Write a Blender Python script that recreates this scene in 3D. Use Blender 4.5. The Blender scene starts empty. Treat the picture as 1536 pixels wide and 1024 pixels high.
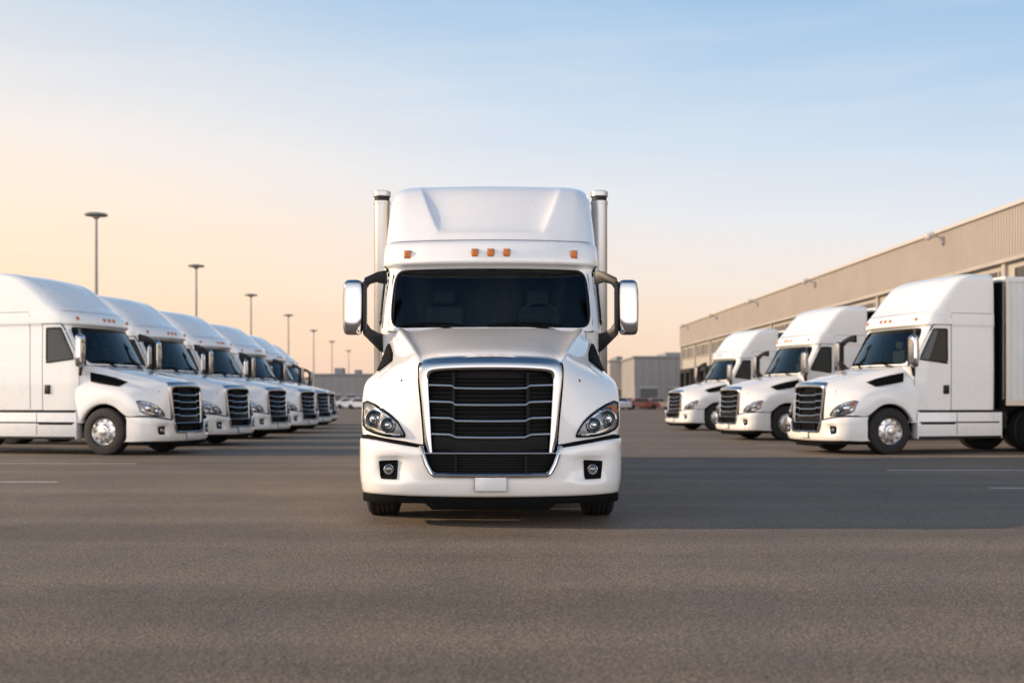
import bpy, bmesh, math, random
from mathutils import Vector, Matrix
from mathutils.bvhtree import BVHTree
random.seed(7)
scene = bpy.context.scene
COL = scene.collection
R = math.radians

# ------------------------------------------------------------ materials
def mat_new(name):
    m = bpy.data.materials.new(name); m.use_nodes = True
    nt = m.node_tree; nt.nodes.clear()
    out = nt.nodes.new('ShaderNodeOutputMaterial')
    return m, nt, out

def principled(name, col, rough=0.5, metal=0.0, coat=0.0, spec=0.5, noise=0.0, nscale=3.0,
               bump=0.0, bscale=30.0, rvar=0.0, emis=None, dirt=None):
    m, nt, out = mat_new(name)
    b = nt.nodes.new('ShaderNodeBsdfPrincipled')
    b.inputs['Base Color'].default_value = (*col, 1)
    b.inputs['Roughness'].default_value = rough
    b.inputs['Metallic'].default_value = metal
    b.inputs['Coat Weight'].default_value = coat
    b.inputs['Coat Roughness'].default_value = 0.04
    b.inputs['Specular IOR Level'].default_value = spec
    nt.links.new(b.outputs[0], out.inputs[0])
    tc = nt.nodes.new('ShaderNodeTexCoord')
    if noise > 0:
        n = nt.nodes.new('ShaderNodeTexNoise'); n.inputs['Scale'].default_value = nscale
        n.inputs['Detail'].default_value = 5
        nt.links.new(tc.outputs['Object'], n.inputs['Vector'])
        r = nt.nodes.new('ShaderNodeMapRange')
        r.inputs[1].default_value = 0.3; r.inputs[2].default_value = 0.7
        r.inputs[3].default_value = 1 - noise; r.inputs[4].default_value = 1.0
        nt.links.new(n.outputs[0], r.inputs[0])
        mx = nt.nodes.new('ShaderNodeVectorMath'); mx.operation = 'SCALE'
        mx.inputs[0].default_value = col
        nt.links.new(r.outputs[0], mx.inputs['Scale'])
        last = mx.outputs[0]
        if dirt:
            sp = nt.nodes.new('ShaderNodeSeparateXYZ'); nt.links.new(tc.outputs['Object'], sp.inputs[0])
            mr = nt.nodes.new('ShaderNodeMapRange')
            mr.inputs[1].default_value = 0.2; mr.inputs[2].default_value = 1.0
            mr.inputs[3].default_value = dirt; mr.inputs[4].default_value = 0.0
            nt.links.new(sp.outputs[2], mr.inputs[0])
            mu = nt.nodes.new('ShaderNodeMath'); mu.operation = 'MULTIPLY'
            nt.links.new(mr.outputs[0], mu.inputs[0]); nt.links.new(n.outputs[0], mu.inputs[1])
            mc = nt.nodes.new('ShaderNodeMix'); mc.data_type = 'RGBA'
            nt.links.new(mu.outputs[0], mc.inputs['Factor'])
            nt.links.new(last, mc.inputs['A']); mc.inputs['B'].default_value = (0.30, 0.24, 0.18, 1)
            last = mc.outputs['Result']
        nt.links.new(last, b.inputs['Base Color'])
        if rvar > 0:
            r2 = nt.nodes.new('ShaderNodeMapRange')
            r2.inputs[3].default_value = rough; r2.inputs[4].default_value = rough + rvar
            nt.links.new(n.outputs[0], r2.inputs[0]); nt.links.new(r2.outputs[0], b.inputs['Roughness'])
    if bump > 0:
        n2 = nt.nodes.new('ShaderNodeTexNoise'); n2.inputs['Scale'].default_value = bscale
        n2.inputs['Detail'].default_value = 4
        nt.links.new(tc.outputs['Object'], n2.inputs['Vector'])
        bp = nt.nodes.new('ShaderNodeBump'); bp.inputs['Strength'].default_value = bump
        bp.inputs['Distance'].default_value = 0.02
        nt.links.new(n2.outputs[0], bp.inputs['Height']); nt.links.new(bp.outputs[0], b.inputs['Normal'])
    return m

def glass_mat(name, tint, ior=1.5):
    m, nt, out = mat_new(name)
    t = nt.nodes.new('ShaderNodeBsdfTransparent'); t.inputs[0].default_value = (*tint, 1)
    g = nt.nodes.new('ShaderNodeBsdfGlossy'); g.inputs['Roughness'].default_value = 0.03
    g.inputs['Color'].default_value = (0.85, 0.95, 1, 1)
    f = nt.nodes.new('ShaderNodeFresnel'); f.inputs[0].default_value = ior
    mx = nt.nodes.new('ShaderNodeMixShader')
    nt.links.new(f.outputs[0], mx.inputs[0]); nt.links.new(t.outputs[0], mx.inputs[1]); nt.links.new(g.outputs[0], mx.inputs[2])
    nt.links.new(mx.outputs[0], out.inputs[0])
    return m

M = {}
M['paint'] = principled('white_paint', (0.86, 0.85, 0.83), 0.24, coat=1.0, noise=0.03, nscale=1.7, rvar=0.08, dirt=0.22)
M['chrome'] = principled('chrome', (0.50, 0.505, 0.52), 0.05, metal=1.0, noise=0.05, nscale=9, rvar=0.04)
M['alu'] = principled('polished_aluminium', (0.72, 0.71, 0.70), 0.25, metal=1.0, noise=0.1, nscale=14, rvar=0.15)
M['black'] = principled('black_plastic', (0.010, 0.010, 0.011), 0.45, spec=.35, noise=0.3, nscale=20)
M['gap'] = principled('black_trim_shadow_gap', (0.005, 0.005, 0.005), 0.8, spec=0.08)  # matte black of real trim parts, also the dark painted into gaps
M['mesh'] = principled('grille_black', (0.005, 0.005, 0.006), 0.5, spec=.18, noise=0.3, nscale=60)
M['rubber'] = principled('tyre_rubber', (0.018, 0.017, 0.016), 0.75, noise=0.4, nscale=8, bump=0.3, bscale=60)
M['amber'] = principled('amber_lens', (0.60, 0.15, 0.006), 0.3, coat=0.2, spec=.3, noise=0.15, nscale=40)
M['lens'] = principled('lamp_silver', (0.80, 0.81, 0.83), 0.12, metal=0.9, noise=0.1, nscale=50)
M['housing'] = principled('headlight_housing', (0.22, 0.22, 0.23), 0.2, metal=.7, coat=1.0, noise=0.3, nscale=25)
M['cover'] = glass_mat('clear_cover', (0.93, 0.94, 0.95), 1.35)
M['glass'] = glass_mat('windshield_glass', (0.42, 0.50, 0.49), 1.46)
M['sglass'] = principled('dark_side_glass', (0.018, 0.024, 0.025), 0.04, coat=0.0, noise=0.2, nscale=2)
M['inter'] = principled('cab_interior', (0.06, 0.06, 0.058), 0.7, noise=0.3, nscale=6)
M['seat'] = principled('seat_fabric', (0.10, 0.10, 0.10), 0.8, noise=0.3, nscale=10)
M['plate'] = principled('blank_plate', (0.72, 0.72, 0.72), 0.4, noise=0.05)
M['platerim'] = principled('plate_rim', (0.22, 0.22, 0.23), 0.4, noise=0.05)
M['frame'] = principled('chassis_dark', (0.02, 0.02, 0.021), 0.6, spec=.3, noise=0.4, nscale=5)
M['stack'] = principled('brushed_stack', (0.50, 0.495, 0.49), 0.26, metal=0.8, noise=0.08, nscale=4, rvar=0.1)
M['trailer'] = principled('trailer_white', (0.74, 0.74, 0.73), 0.45, noise=0.08, nscale=1.2, dirt=0.3)

# ------------------------------------------------------------ mesh builder
class MB:
    def __init__(s): s.v = []; s.f = []; s.m = []
    def add(s, vs, fs, mi=0):
        o = len(s.v); s.v += [Vector(p) for p in vs]
        for f in fs: s.f.append([i + o for i in f]); s.m.append(mi)
    def box(s, x0, x1, y0, y1, z0, z1, mi=0):
        s.add([(x0,y0,z0),(x1,y0,z0),(x1,y1,z0),(x0,y1,z0),(x0,y0,z1),(x1,y0,z1),(x1,y1,z1),(x0,y1,z1)],
              [(0,3,2,1),(4,5,6,7),(0,1,5,4),(1,2,6,5),(2,3,7,6),(3,0,4,7)], mi)
    def grid(s, rows, mi=0, skip=None, closed=False):
        n = len(rows[0]); vs = [p for r in rows for p in r]; fs = []
        for i in range(len(rows) - 1):
            for j in range(n if closed else n - 1):
                if skip and skip(i, j): continue
                k = (j + 1) % n
                fs.append((i*n+j, i*n+k, (i+1)*n+k, (i+1)*n+j))
        s.add(vs, fs, mi)
    def prism(s, poly, yf, th, mi=0):
        n = len(poly)
        a = [(x, yf(x), z) for x, z in poly]; b = [(x, yf(x)+th, z) for x, z in poly]
        s.add(a + b, [list(range(n)), list(range(n, 2*n))[::-1]] + [(i, (i+1) % n, n+(i+1) % n, n+i) for i in range(n)], mi)
    def tube(s, pts, rad, seg=10, mi=0, flat=1.0, up=None, cap=True):
        pts = [Vector(p) for p in pts]; rows = []
        if not isinstance(rad, (list, tuple)): rad = [rad] * len(pts)
        for i, p in enumerate(pts):
            a = pts[max(i-1, 0)]; b = pts[min(i+1, len(pts)-1)]
            t = (b - a).normalized()
            u = Vector(up) if up else (Vector((0,0,1)) if abs(t.z) < 0.9 else Vector((0,1,0)))
            x = t.cross(u).normalized(); y = x.cross(t).normalized()
            rows.append([p + x*math.cos(2*math.pi*k/seg)*rad[i]*flat + y*math.sin(2*math.pi*k/seg)*rad[i] for k in range(seg)])
        s.grid(rows, mi, closed=True)
        if cap:
            n = len(s.v)
            s.f.append(list(range(n-seg, n))); s.m.append(mi)
            n0 = n - seg*len(pts)
            s.f.append(list(range(n0, n0+seg))[::-1]); s.m.append(mi)
    def lathe(s, prof, axis='x', c=(0,0,0), seg=40, mi=0):
        rows = []
        for a, r in prof:
            row = []
            for k in range(seg):
                t = 2*math.pi*k/seg; p, q = r*math.cos(t), r*math.sin(t)
                if axis == 'x': row.append((c[0]+a, c[1]+p, c[2]+q))
                elif axis == 'y': row.append((c[0]+p, c[1]+a, c[2]+q))
                else: row.append((c[0]+p, c[1]+q, c[2]+a))
            rows.append(row)
        s.grid(rows, mi, closed=True)
    def mirror(s):
        o = len(s.v); nv = [Vector((-p.x, p.y, p.z)) for p in s.v]
        nf = [[i+o for i in f[::-1]] for f in s.f]
        s.v += nv; s.f += nf; s.m += list(s.m)
    def flipx(s, sg):
        if sg < 0:
            s.v = [Vector((-p.x, p.y, p.z)) for p in s.v]; s.f = [f[::-1] for f in s.f]

def finish(name, mb, mats, parent=None, bevel=0, bseg=2, sub=0, smooth=True, merge=True, angle=35, loc=None, recalc=True, front=False):
    me = bpy.data.meshes.new(name)
    me.from_pydata([tuple(p) for p in mb.v], [], mb.f)
    for m in mats: me.materials.append(M[m] if isinstance(m, str) else m)
    for p, mi in zip(me.polygons, mb.m): p.material_index = mi
    bm = bmesh.new(); bm.from_mesh(me)
    if merge: bmesh.ops.remove_doubles(bm, verts=bm.verts, dist=0.0004)
    if recalc: bmesh.ops.recalc_face_normals(bm, faces=bm.faces)
    if front:
        bm.normal_update()
        if sum(f.normal.y*f.calc_area() for f in bm.faces) > 0: bmesh.ops.reverse_faces(bm, faces=bm.faces)
    bm.to_mesh(me); bm.free()
    ob = bpy.data.objects.new(name, me); COL.objects.link(ob)
    if bevel or sub:
        if bevel:
            md = ob.modifiers.new('b', 'BEVEL'); md.width = bevel; md.segments = bseg; md.limit_method = 'ANGLE'; md.angle_limit = R(40)
        if sub:
            md = ob.modifiers.new('s', 'SUBSURF'); md.levels = sub; md.render_levels = sub
        dg = bpy.context.evaluated_depsgraph_get()
        m2 = bpy.data.meshes.new_from_object(ob.evaluated_get(dg))
        ob.modifiers.clear(); ob.data = m2; bpy.data.meshes.remove(me); m2.name = name; me = m2
    for p in me.polygons: p.use_smooth = smooth
    if smooth: me.set_sharp_from_angle(angle=R(angle))
    if parent: ob.parent = parent
    if loc: ob.location = loc
    return ob

def empty(name, loc=(0,0,0), rot=0, parent=None, size=0.5):
    e = bpy.data.objects.new(name, None); COL.objects.link(e); e.location = loc
    e.rotation_euler[2] = rot; e.empty_display_size = size
    if parent: e.parent = parent
    return e

def bvh_of(obs):
    vs = []; fs = []
    for ob in obs:
        o = len(vs); vs += [v.co.copy() for v in ob.data.vertices]
        fs += [[i+o for i in p.vertices] for p in ob.data.polygons]
    return BVHTree.FromPolygons(vs, fs)

def lerp(a, b, t): return a + (b - a) * t
def sample(poly, t):
    n = len(poly) - 1; f = min(t * n, n - 1e-6); i = int(f); f -= i
    return tuple(lerp(poly[i][k], poly[i+1][k], f) for k in range(len(poly[0])))

def drape(bvh, top, bot, mode, off, nu=16, nv=8, bulge=0.0):
    rows = []
    for j in range(nv + 1):
        row = []
        for i in range(nu + 1):
            a = sample(top, i/nu); b = sample(bot, i/nu); p = (lerp(a[0], b[0], j/nv), lerp(a[1], b[1], j/nv))
            w = off + bulge * (math.sin(math.pi*i/nu) * math.sin(math.pi*j/nv)) ** 0.5 if bulge else off
            if mode == 'front':
                h = bvh.ray_cast(Vector((p[0], -3, p[1])), Vector((0, 1, 0)))
                q = h[0] if h[0] else Vector((p[0], 0.6, p[1])); n = Vector((0, -1, 0))
            else:
                h = bvh.ray_cast(Vector((3, p[0], p[1])), Vector((-1, 0, 0)))
                q = h[0] if h[0] else Vector((1.25, p[0], p[1])); n = Vector((1, 0, 0))
            row.append(q + n * w)
        rows.append(row)
    return rows

def rim_loop(g): return g[0] + [r[-1] for r in g[1:]] + g[-1][::-1][1:] + [r[0] for r in g[::-1]][1:]

def skirted(mb, rows, mi, depth, d):
    mb.grid(rows, mi)
    d = Vector(d) * depth
    loop = rim_loop(rows)
    mb.grid([loop, [p + d for p in loop]], mi)

# ------------------------------------------------------------ truck
def build_wheel(parent, name, x, y, side, r=0.515, w=0.30, dual=False, steer=True):
    e = empty(name, (x, y, r), parent=parent, size=0.3)
    t = MB(); h = w/2
    prof = [(-h+0.03, 0.30), (-h, 0.34), (-h-0.005, 0.42), (-h+0.015, 0.49), (-h+0.035, r-0.006)]
    g = 5; tw = w - 0.07
    for i in range(g):
        a = -tw/2 + tw*i/g; b = -tw/2 + tw*(i+1)/g
        prof += [(a+0.006, r), (b-0.006, r)]
        if i < g-1: prof += [(b-0.004, r-0.016), (b+0.004, r-0.016)]
    prof += [(h-0.035, r-0.006), (h-0.015, 0.49), (h+0.005, 0.42), (h, 0.34), (h-0.03, 0.30)]
    offs = [0] if not dual else [-0.17, 0.17]
    for o in offs:
        t.lathe([(a+o, q) for a, q in prof], 'x', seg=56)
    finish('tyre', t, ['rubber'], e, angle=30)
    m = MB(); o = (0.17 if dual else 0)
    out = h + o
    if steer:
        pr = [(out-0.03, 0.305), (out-0.005, 0.295), (out-0.02, 0.28), (out-0.055, 0.265), (out-0.05, 0.20), (out-0.02, 0.15), (out+0.01, 0.135), (out+0.015, 0.09), (out+0.05, 0.085), (out+0.06, 0.06), (out+0.062, 0.0)]
    else:
        pr = [(out-0.03, 0.305), (out-0.005, 0.295), (out-0.03, 0.28), (out-0.13, 0.262), (out-0.15, 0.20), (out-0.15, 0.14), (out-0.05, 0.13), (out-0.02, 0.11), (out-0.01, 0.0)]
    m.lathe(pr, 'x', seg=48)
    m.lathe([(-h-o+0.02, 0.30), (-h-o+0.04, 0.25), (0, 0.25), (0, 0)], 'x', seg=32, mi=1)
    xr = pr[4][0] + 0.002
    for k in range(10):
        a = 2*math.pi*k/10
        cy, cz = 0.232*math.cos(a), 0.232*math.sin(a)
        m.lathe([(xr+0.006, 0.030), (xr-0.004, 0.026), (xr-0.006, 0.0)], 'x', (0, cy, cz), 10, 1)
        a += math.pi/10
        cy, cz = 0.165*math.cos(a), 0.165*math.sin(a)
        m.lathe([(xr-0.01, 0.016), (xr+0.045, 0.015), (xr+0.05, 0.0)], 'x', (0, cy, cz), 6, 0)
    m.flipx(side)
    finish('rim', m, ['alu', 'gap'], e, angle=30)
    return e

def build_truck(name, yb=5.2, H=3.95, stacks=True, parked=False):
    T = empty(name, size=1)
    k = (yb - 2.45) / (5.2 - 2.45)
    def ry(y): return y if y < 2.45 else 2.45 + (y - 2.45) * k
    WY = 1.36
    # ---------- hood and fenders
    A = [(.635,.095,.765),(.662,.09,1.10),(.698,.115,1.42),(.692,.15,1.555),(.735,.40,1.640),(.80,.80,1.73),(.88,1.20,1.825),(.955,1.6,1.918),(1.015,1.98,1.99)]
    C0 = [(0,.03,1.612),(0,.32,1.695),(0,.72,1.775),(0,1.12,1.855),(0,1.5,1.928),(0,1.84,1.99)]
    B = [(.82,.15,.79),(.85,.155,1.05),(.885,.23,1.33),(.91,.37,1.45),(.945,.63,1.53),(.995,.93,1.61),(1.045,1.25,1.70),(1.095,1.62,1.79),(1.135,2.02,1.87)]
    C = [(1.04,.25,.82),(1.07,.27,1.02),(1.11,.40,1.25),(1.14,.58,1.39),(1.16,.86,1.455),(1.17,1.14,1.495),(1.18,1.44,1.53),(1.185,1.76,1.57),(1.20,2.08,1.62)]
    D = [(1.245,.46,.85),(1.272,.50,1.0),(1.285,.62,1.19),(1.292,.80,1.315),(1.297,1.05,1.375),(1.297,1.3,1.39),(1.292,1.55,1.375),(1.282,1.82,1.315),(1.265,2.10,1.25)]
    CD = [tuple(lerp(C[i][q], D[i][q], .62) + ((.012 if i > 2 else .004) if q != 1 else 0) for q in range(3)) for i in range(9)]
    ang = [160,142,122,106,90,74,55,37,20]
    E = [(1.294, WY + .63*math.cos(R(a)), .515 + .63*math.sin(R(a))) for i, a in enumerate(ang)]
    E[0] = (1.278, .74, .84)
    D2 = [tuple(lerp(D[i][q], E[i][q], .55) + (0.008 if q == 0 else 0) for q in range(3)) for i in range(9)]
    E2 = [(p[0]-.012, WY + (p[1]-WY)*.965, .515+(p[2]-.515)*.965) for p in E]
    F = [(p[0]-.10, WY + (p[1]-WY)*.965, .515+(p[2]-.515)*.965) for p in E]
    A1 = [(p[0]+.009, p[1]+.005, p[2]-(.008 if i > 2 else 0)) for i, p in enumerate(A)]
    A2 = [tuple(lerp(A[i][q], B[i][q], .25) - ((.018 if i > 2 else 0) if q == 2 else 0) for q in range(3)) for i in range(9)]
    mb = MB()
    mb.grid([[col[i] for col in (A, A1, A2, B, C, CD, D, D2, E, E2, F)] for i in range(9)])
    rows = []
    for i in range(6):
        a = A[i+3]; c = C0[i]; row = [c]
        for f in (.3, .6, .80, .91, .965):
            crown = (1 - f*f)
            z = a[2] + (c[2]-a[2])*crown - (0.020 if f in (.80, .91) else 0)
            y = c[1] + (a[1]-c[1])*f*f
            row.append((a[0]*f, y, z + (0.004 if f == .965 else 0)))
        row.append(a); rows.append(row)
    mb.grid(rows)
    mb.mirror()
    hood = finish('hood', mb, ['paint'], T, sub=2, angle=60)
    # ---------- cab shell
    st = .05 if parked else 0
    ds = .35 if parked else 1
    rows = [ # z, yc, ye, xe, cy, cx, xs, xi, dish
        (.70,2.02,2.10,1.10,2.16,1.20,1.235,.7,0),
        (1.50,2.0,2.10,1.11,2.16,1.215,1.25,.7,0),
        (1.93,1.93,2.09,1.125,2.16,1.225,1.255,.7,0),
        (1.975,1.86,2.06,1.135,2.16,1.225,1.255,.7,0),
        (2.00,1.875,2.075,1.132,2.18,1.225,1.255,.7,0),
        (2.36,2.13,2.33,1.120,2.42,1.215,1.25,.7,0),
        (2.70,2.37,2.57,1.105,2.66,1.20,1.245,.7,0),
        (2.735,2.32,2.55,1.12,2.66,1.21,1.25,.7,0),
        (2.75,2.25,2.50,1.15,2.65,1.235,1.262,.7,0),
        (2.80,2.245,2.495,1.155,2.65,1.24,1.265,.7,0),
        (2.93,2.31,2.55,1.15,2.69,1.235,1.262,.7,0),
        (3.01,2.40,2.62,1.14,2.76,1.225,1.258,.7,0),
        (3.035,2.50-st,2.70-st,1.125,2.84-st,1.215,1.25,.68,0),
        (3.07,2.545-st,2.74-st,1.125,2.88-st,1.215,1.25,.64,0),
        (3.16,2.64-st*.5,2.82-st*.5,1.125,2.96,1.215,1.25,.60,.0),
        (3.19,2.68,2.86,1.125,2.99,1.215,1.25,.62,.06*ds),
        (3.50,3.02,3.19,1.12,3.31,1.21,1.248,.74,.11*ds),
        (3.76,3.38,3.54,1.10,3.66,1.20,1.24,.83,.09*ds),
        (3.87,3.65,3.81,1.07,3.92,1.17,1.22,.87,.05*ds),
        (3.935,3.95,4.08,1.0,4.18,1.09,1.16,.86,.02*ds),
        (3.96,4.25,4.32,.85,4.38,.92,1.0,.70,0.0)]
    g = []
    for (z, yc, ye, xe, cy, cx, xs, xi, d) in rows:
        z = z if z < 3.05 else 3.05 + (z-3.05)*(H-3.05)/(3.96-3.05)
        fy = lambda x: yc + (ye-yc)*(x/xe)**2
        row = [(0, fy(0)+d, z), (xi*.5, fy(xi*.5)+d, z), (xi-.05, fy(xi-.05)+d*.98, z), (xi, fy(xi)+d*.05, z), (xi+.025, fy(xi+.025)-.004, z),
               (lerp(xi, xe, .6), fy(lerp(xi, xe, .6)), z), (xe, ye, z), (cx, cy, z), (xs, cy+.16, z), (xs, max(cy+.3, 3.15), z),
               (xs, 5.10, z), (xs-.03, 5.18, z), (xs-.12, 5.2, z), (0, 5.2, z)]
        g.append([(p[0], ry(p[1]), p[2]) for p in row])
    mb = MB()
    mb.grid(g, skip=lambda i, j: (4 <= i <= 5 and j <= 5))
    last = g[-1]; cyy = (last[0][1] + last[-1][1]) / 2
    cap = [(p[0]*.6, cyy+(p[1]-cyy)*.6, p[2]+.012) for p in last]
    mb.grid([last, cap])
    mb.mirror()
    ring = cap + [(-p[0], p[1], p[2]) for p in cap[::-1]][1:-1]
    mb.add(ring, [list(range(len(ring)))])
    cab = finish('cab_body', mb, ['paint'], T, sub=2, angle=60)
    # ---------- windshield
    def ws(u, v, off=0.0):
        x = u*lerp(1.15, 1.125, v); z = lerp(1.955, 2.74, v)
        yc = lerp(1.845, 2.395, v); ye = lerp(2.055, 2.60, v)
        return Vector((x, yc + (ye-yc)*(u*u) + .020 + off, z))
    mb = MB(); mb.grid([[ws(-1+2*i/24, j/8) for i in range(25)] for j in range(9)])
    finish('windshield', mb, ['glass'], T, angle=80, front=True)
    mb = MB(); outer = []; inner = []; n = 96
    for i in range(n+1):
        t = 2*math.pi*i/n; c, s = math.cos(t), math.sin(t); e = 0.18
        sx = math.copysign(abs(c)**e, c); sy = math.copysign(abs(s)**e, s)
        outer.append(ws(sx*1.0, .5+sy*.5, -.008))
        inner.append(ws(sx*.952, .5 + sy*.5*.88 - .005, -.010))
    mb.grid([outer, inner])
    finish('windshield_frame', mb, ['black'], T, angle=80)
    # ---------- wipers
    for (x0, x1) in ((-.98, -.30), (-.04, .80)):
        mb = MB()
        def wp(x, v, off): return ws(x/1.14, v, off)
        pts = [wp(lerp(x0, x1, i/10), .085+.035*math.sin(i/10*3.1), -.035) for i in range(11)]
        mb.tube(pts, .014, 6, flat=1.4)
        mb.tube([wp(x1-.03, .0, -.03), wp(lerp(x0,x1,.72), .05, -.05), wp(lerp(x0, x1, .5), .11, -.045)], [.020, .014, .010], 6)
        finish('wiper', mb, ['gap'], T)
    # ---------- cab interior
    I = MB()
    I.grid([[(x*1.05, 2.02+.12*x*x, 1.93), (x*1.05, 2.25+.1*x*x, 2.03), (x*1.05, 2.5, 2.02), (x*1.05, 2.56, 1.80), (x*1.05, 2.6, 1.3)] for x in (-1, -.5, 0, .5, 1)])
    finish('dashboard', I, ['inter'], T, angle=50)
    I = MB(); pts = [(.56+.22*math.cos(2*math.pi*i/28), 2.62+.08*math.sin(2*math.pi*i/28), 2.14+.20*math.sin(2*math.pi*i/28)) for i in range(29)]
    I.tube(pts, .016, 8, cap=False); I.tube([(.56, 2.56, 2.08), (.56, 2.62, 2.14)], .05, 8)
    I.tube([(.36, 2.62, 2.16), (.76, 2.62, 2.16)], .014, 6)
    finish('steering_wheel', I, ['seat'], T)
    for sx in (-.56, .56):
        I = MB(); I.box(sx-.24, sx+.24, 3.0, 3.14, 1.5, 2.32); I.box(sx-.14, sx+.14, 3.02, 3.12, 2.34, 2.52); I.box(sx-.25, sx+.25, 2.6, 3.1, 1.4, 1.6)
        finish('seat', I, ['seat'], T, bevel=.04, bseg=3)
    I = MB(); I.box(-1.1, 1.1, 3.25, 3.28, 1.3, 2.9); I.box(-1.1, 1.1, 2.5, 3.28, 1.28, 1.3)
    finish('cab_partition', I, ['inter'], T)
    bh = bvh_of([hood]); bc = bvh_of([cab])
    # ---------- marker lamps
    for x in (-.95, -.18, 0, .18, .95):
        h = bc.ray_cast(Vector((x, -3, 2.865)), Vector((0, 1, 0)))[0]
        q = .8 if parked else 1
        mb = MB()
        mb.box(-.036*q, .036*q, -.032, .01, -.042*q, .042*q, 0)
        mb.box(-.044*q, .044*q, -.010, .03, -.050*q, .050*q, 1)
        finish('marker_lamp', mb, ['amber', 'platerim'], T, loc=(h.x, h.y, h.z), bevel=.010, bseg=3)
    mb = MB(); sm = drape(bc, [(-1.17,3.050),(1.17,3.050)], [(-1.17,3.036),(1.17,3.036)], 'front', .004, 40, 1); mb.grid(sm)
    finish('visor_seam', mb, ['platerim'], T, angle=80)
    # ---------- grille
    OUT = [(.612,.70),(.63,.78),(.642,.9),(.665,1.15),(.698,1.40),(.700,1.48),(.682,1.555),(.625,1.598),(.5,1.612),(.3,1.620),(.15,1.623),(0,1.624)]
    INN = [(.540,.70),(.547,.78),(.553,.9),(.567,1.15),(.580,1.36),(.578,1.41),(.563,1.445),(.526,1.460),(.42,1.468),(.28,1.472),(.15,1.474),(0,1.475)]
    def yp(x, z): return .01 + .12*(x/.7)**2 + .05*max(0, z-.8)
    rws = []
    for q, ((ox, oz), (ix, iz)) in enumerate(zip(OUT, INN)):
        row = []
        tp = min(1, max(0, (q-4)/3))
        for f, dy in ((0, .06), (0.01, .0+.03*tp), (.10, -.03+.02*tp), (.14, -.045+.02*tp), (.50, -.060+.005*tp), (.88, -.050-.01*tp), (.96, -.025-.005*tp), (1, .07)):
            x = lerp(ox, ix, f); z = lerp(oz, iz, f); row.append((x, yp(x, z)+dy, z))
        rws.append(row)
    mb = MB(); mb.grid(rws); mb.mirror()
    G = empty('grille', parent=T)
    finish('grille_surround', mb, ['chrome'], G, sub=2, angle=50)
    mb = MB()
    def hw(z):
        for (xa, za), (xb, zb) in zip(INN[:5], INN[1:6]):
            if za <= z <= zb: return lerp(xa, xb, (z-za)/(zb-za))
        return .565 if z > 1 else .54
    zs = [.70, .9, 1.15, 1.40, 1.48]
    mb.grid([[(u*(hw(z)+.01), yp(u*hw(z), z)+.085, z) for u in [-1+i/8 for i in range(17)]] for z in zs], 0)
    bars = [1.333, 1.178, 1.026, .872]
    def jog(x, z):
        a = abs(x); return z - (0.024 if a < .335 else (0.024*(1-(a-.335)/.03) if a < .365 else 0)) + .010*(a/.58)**2
    def slat(z0, th, yo, yd, mi, xm=1.0):
        xs_ = [-1, -.85, -.7, -.635, -.585, -.4, -.2, 0, .2, .4, .585, .635, .7, .85, 1]
        w = hw(z0) * xm; r0 = []
        for u in xs_:
            x = u*w; z = jog(x, z0); y = yp(x, z)+yo
            r0.append([(x, y, z-th/2), (x, y-.004, z), (x, y, z+th/2), (x, y+yd, z+th/2), (x, y+yd, z-th/2)])
        mb.grid(r0, mi, closed=True)
    edges = [1.465] + bars
    for a, b in zip(edges[:-1], edges[1:]):
        n = 4
        for q in range(1, n):
            slat(lerp(a, b, q/n), .018, .030, .05, 0, .995)
    for z in bars: slat(z, .017, -.018, .06, 1)
    slat(.79, .12, .02, .05, 0, .99)
    for sx in (-1, 1):
        rr = []
        for z in (.86, .9, 1.1, 1.3, 1.46):
            x = sx*.35; y = yp(x, z)+.004
            rr.append([(x-.014, y, z), (x+.014, y, z), (x+.014, y+.06, z), (x-.014, y+.06, z)])
        mb.grid(rr, 0, closed=True)
    finish('grille_core', mb, ['mesh', 'lens'], G, angle=25)
    # ---------- bumper
    colsb = [(0,0),(.28,.0),('h',.015),(.70,.03),(.80,.045),(.86,.057),(.94,.08),(1.02,.11),(1.10,.150),(1.20,.24),(1.27,.38),(1.292,.56),(1.292,.78)]
    rowsb = [(.78,.07),(.768,.012),(.745,.0),(.685,-.005),(.665,0.0),(.62,.0),(.50,.0),(.445,.0),(.42,-.005),(.36,-.002),(.31,.012),(.285,.035),(.28,.10)]
    mb = MB(); gg = []
    for i, (z, dy) in enumerate(rowsb):
        row = []
        for j, (x, y) in enumerate(colsb):
            if x == 'h': x = lerp(.555, .635, min(1, max(0, (z-.50)/.2)))
            zz = z
            if i < 3: zz = z + .050 - .075*max(0, min(1, 1-(x-.62)/.5))
            if i > 8: zz = z + .02*(x/1.25)**2
            rec = .055 if (4 < j < 8 and 4 < i < 7) else (.02 if (j == 4 and 4 < i < 7) or (4 < j < 8 and i in (4, 7)) else 0)
            tuck = 0.02*((.5-z)/.25) if z < .5 else 0
            row.append((x*(1-.02*max(0, (.5-z)/.25)), y+dy+rec+tuck, zz))
        gg.append(row)
    mb.grid(gg, skip=lambda i, j: i <= 5 and j < 2); mb.mirror()
    bump = finish('bumper', mb, ['paint'], T, sub=2, angle=60)
    bb = bvh_of([bump])
    for s in (-1, 1):
        mb = MB()
        mb.tube([(s*x, y+.06, z+.004) for x, y, z in ((.62,.03,.742),(.70,.03,.752),(.80,.045,.772),(.94,.09,.792),(1.04,.14,.807),(1.12,.21,.822),(1.19,.33,.832),(1.235,.47,.837),(1.25,.72,.837))], .034, 8)
        finish('bumper_gap_strip', mb, ['gap'], T)  # black tube stands in for the dark gap between hood and bumper
    mb = MB()
    zs = [.49, .55, .62, .70]
    def hb(z): return lerp(.55, .63, min(1, max(0, (z-.5)/.2)))
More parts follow.
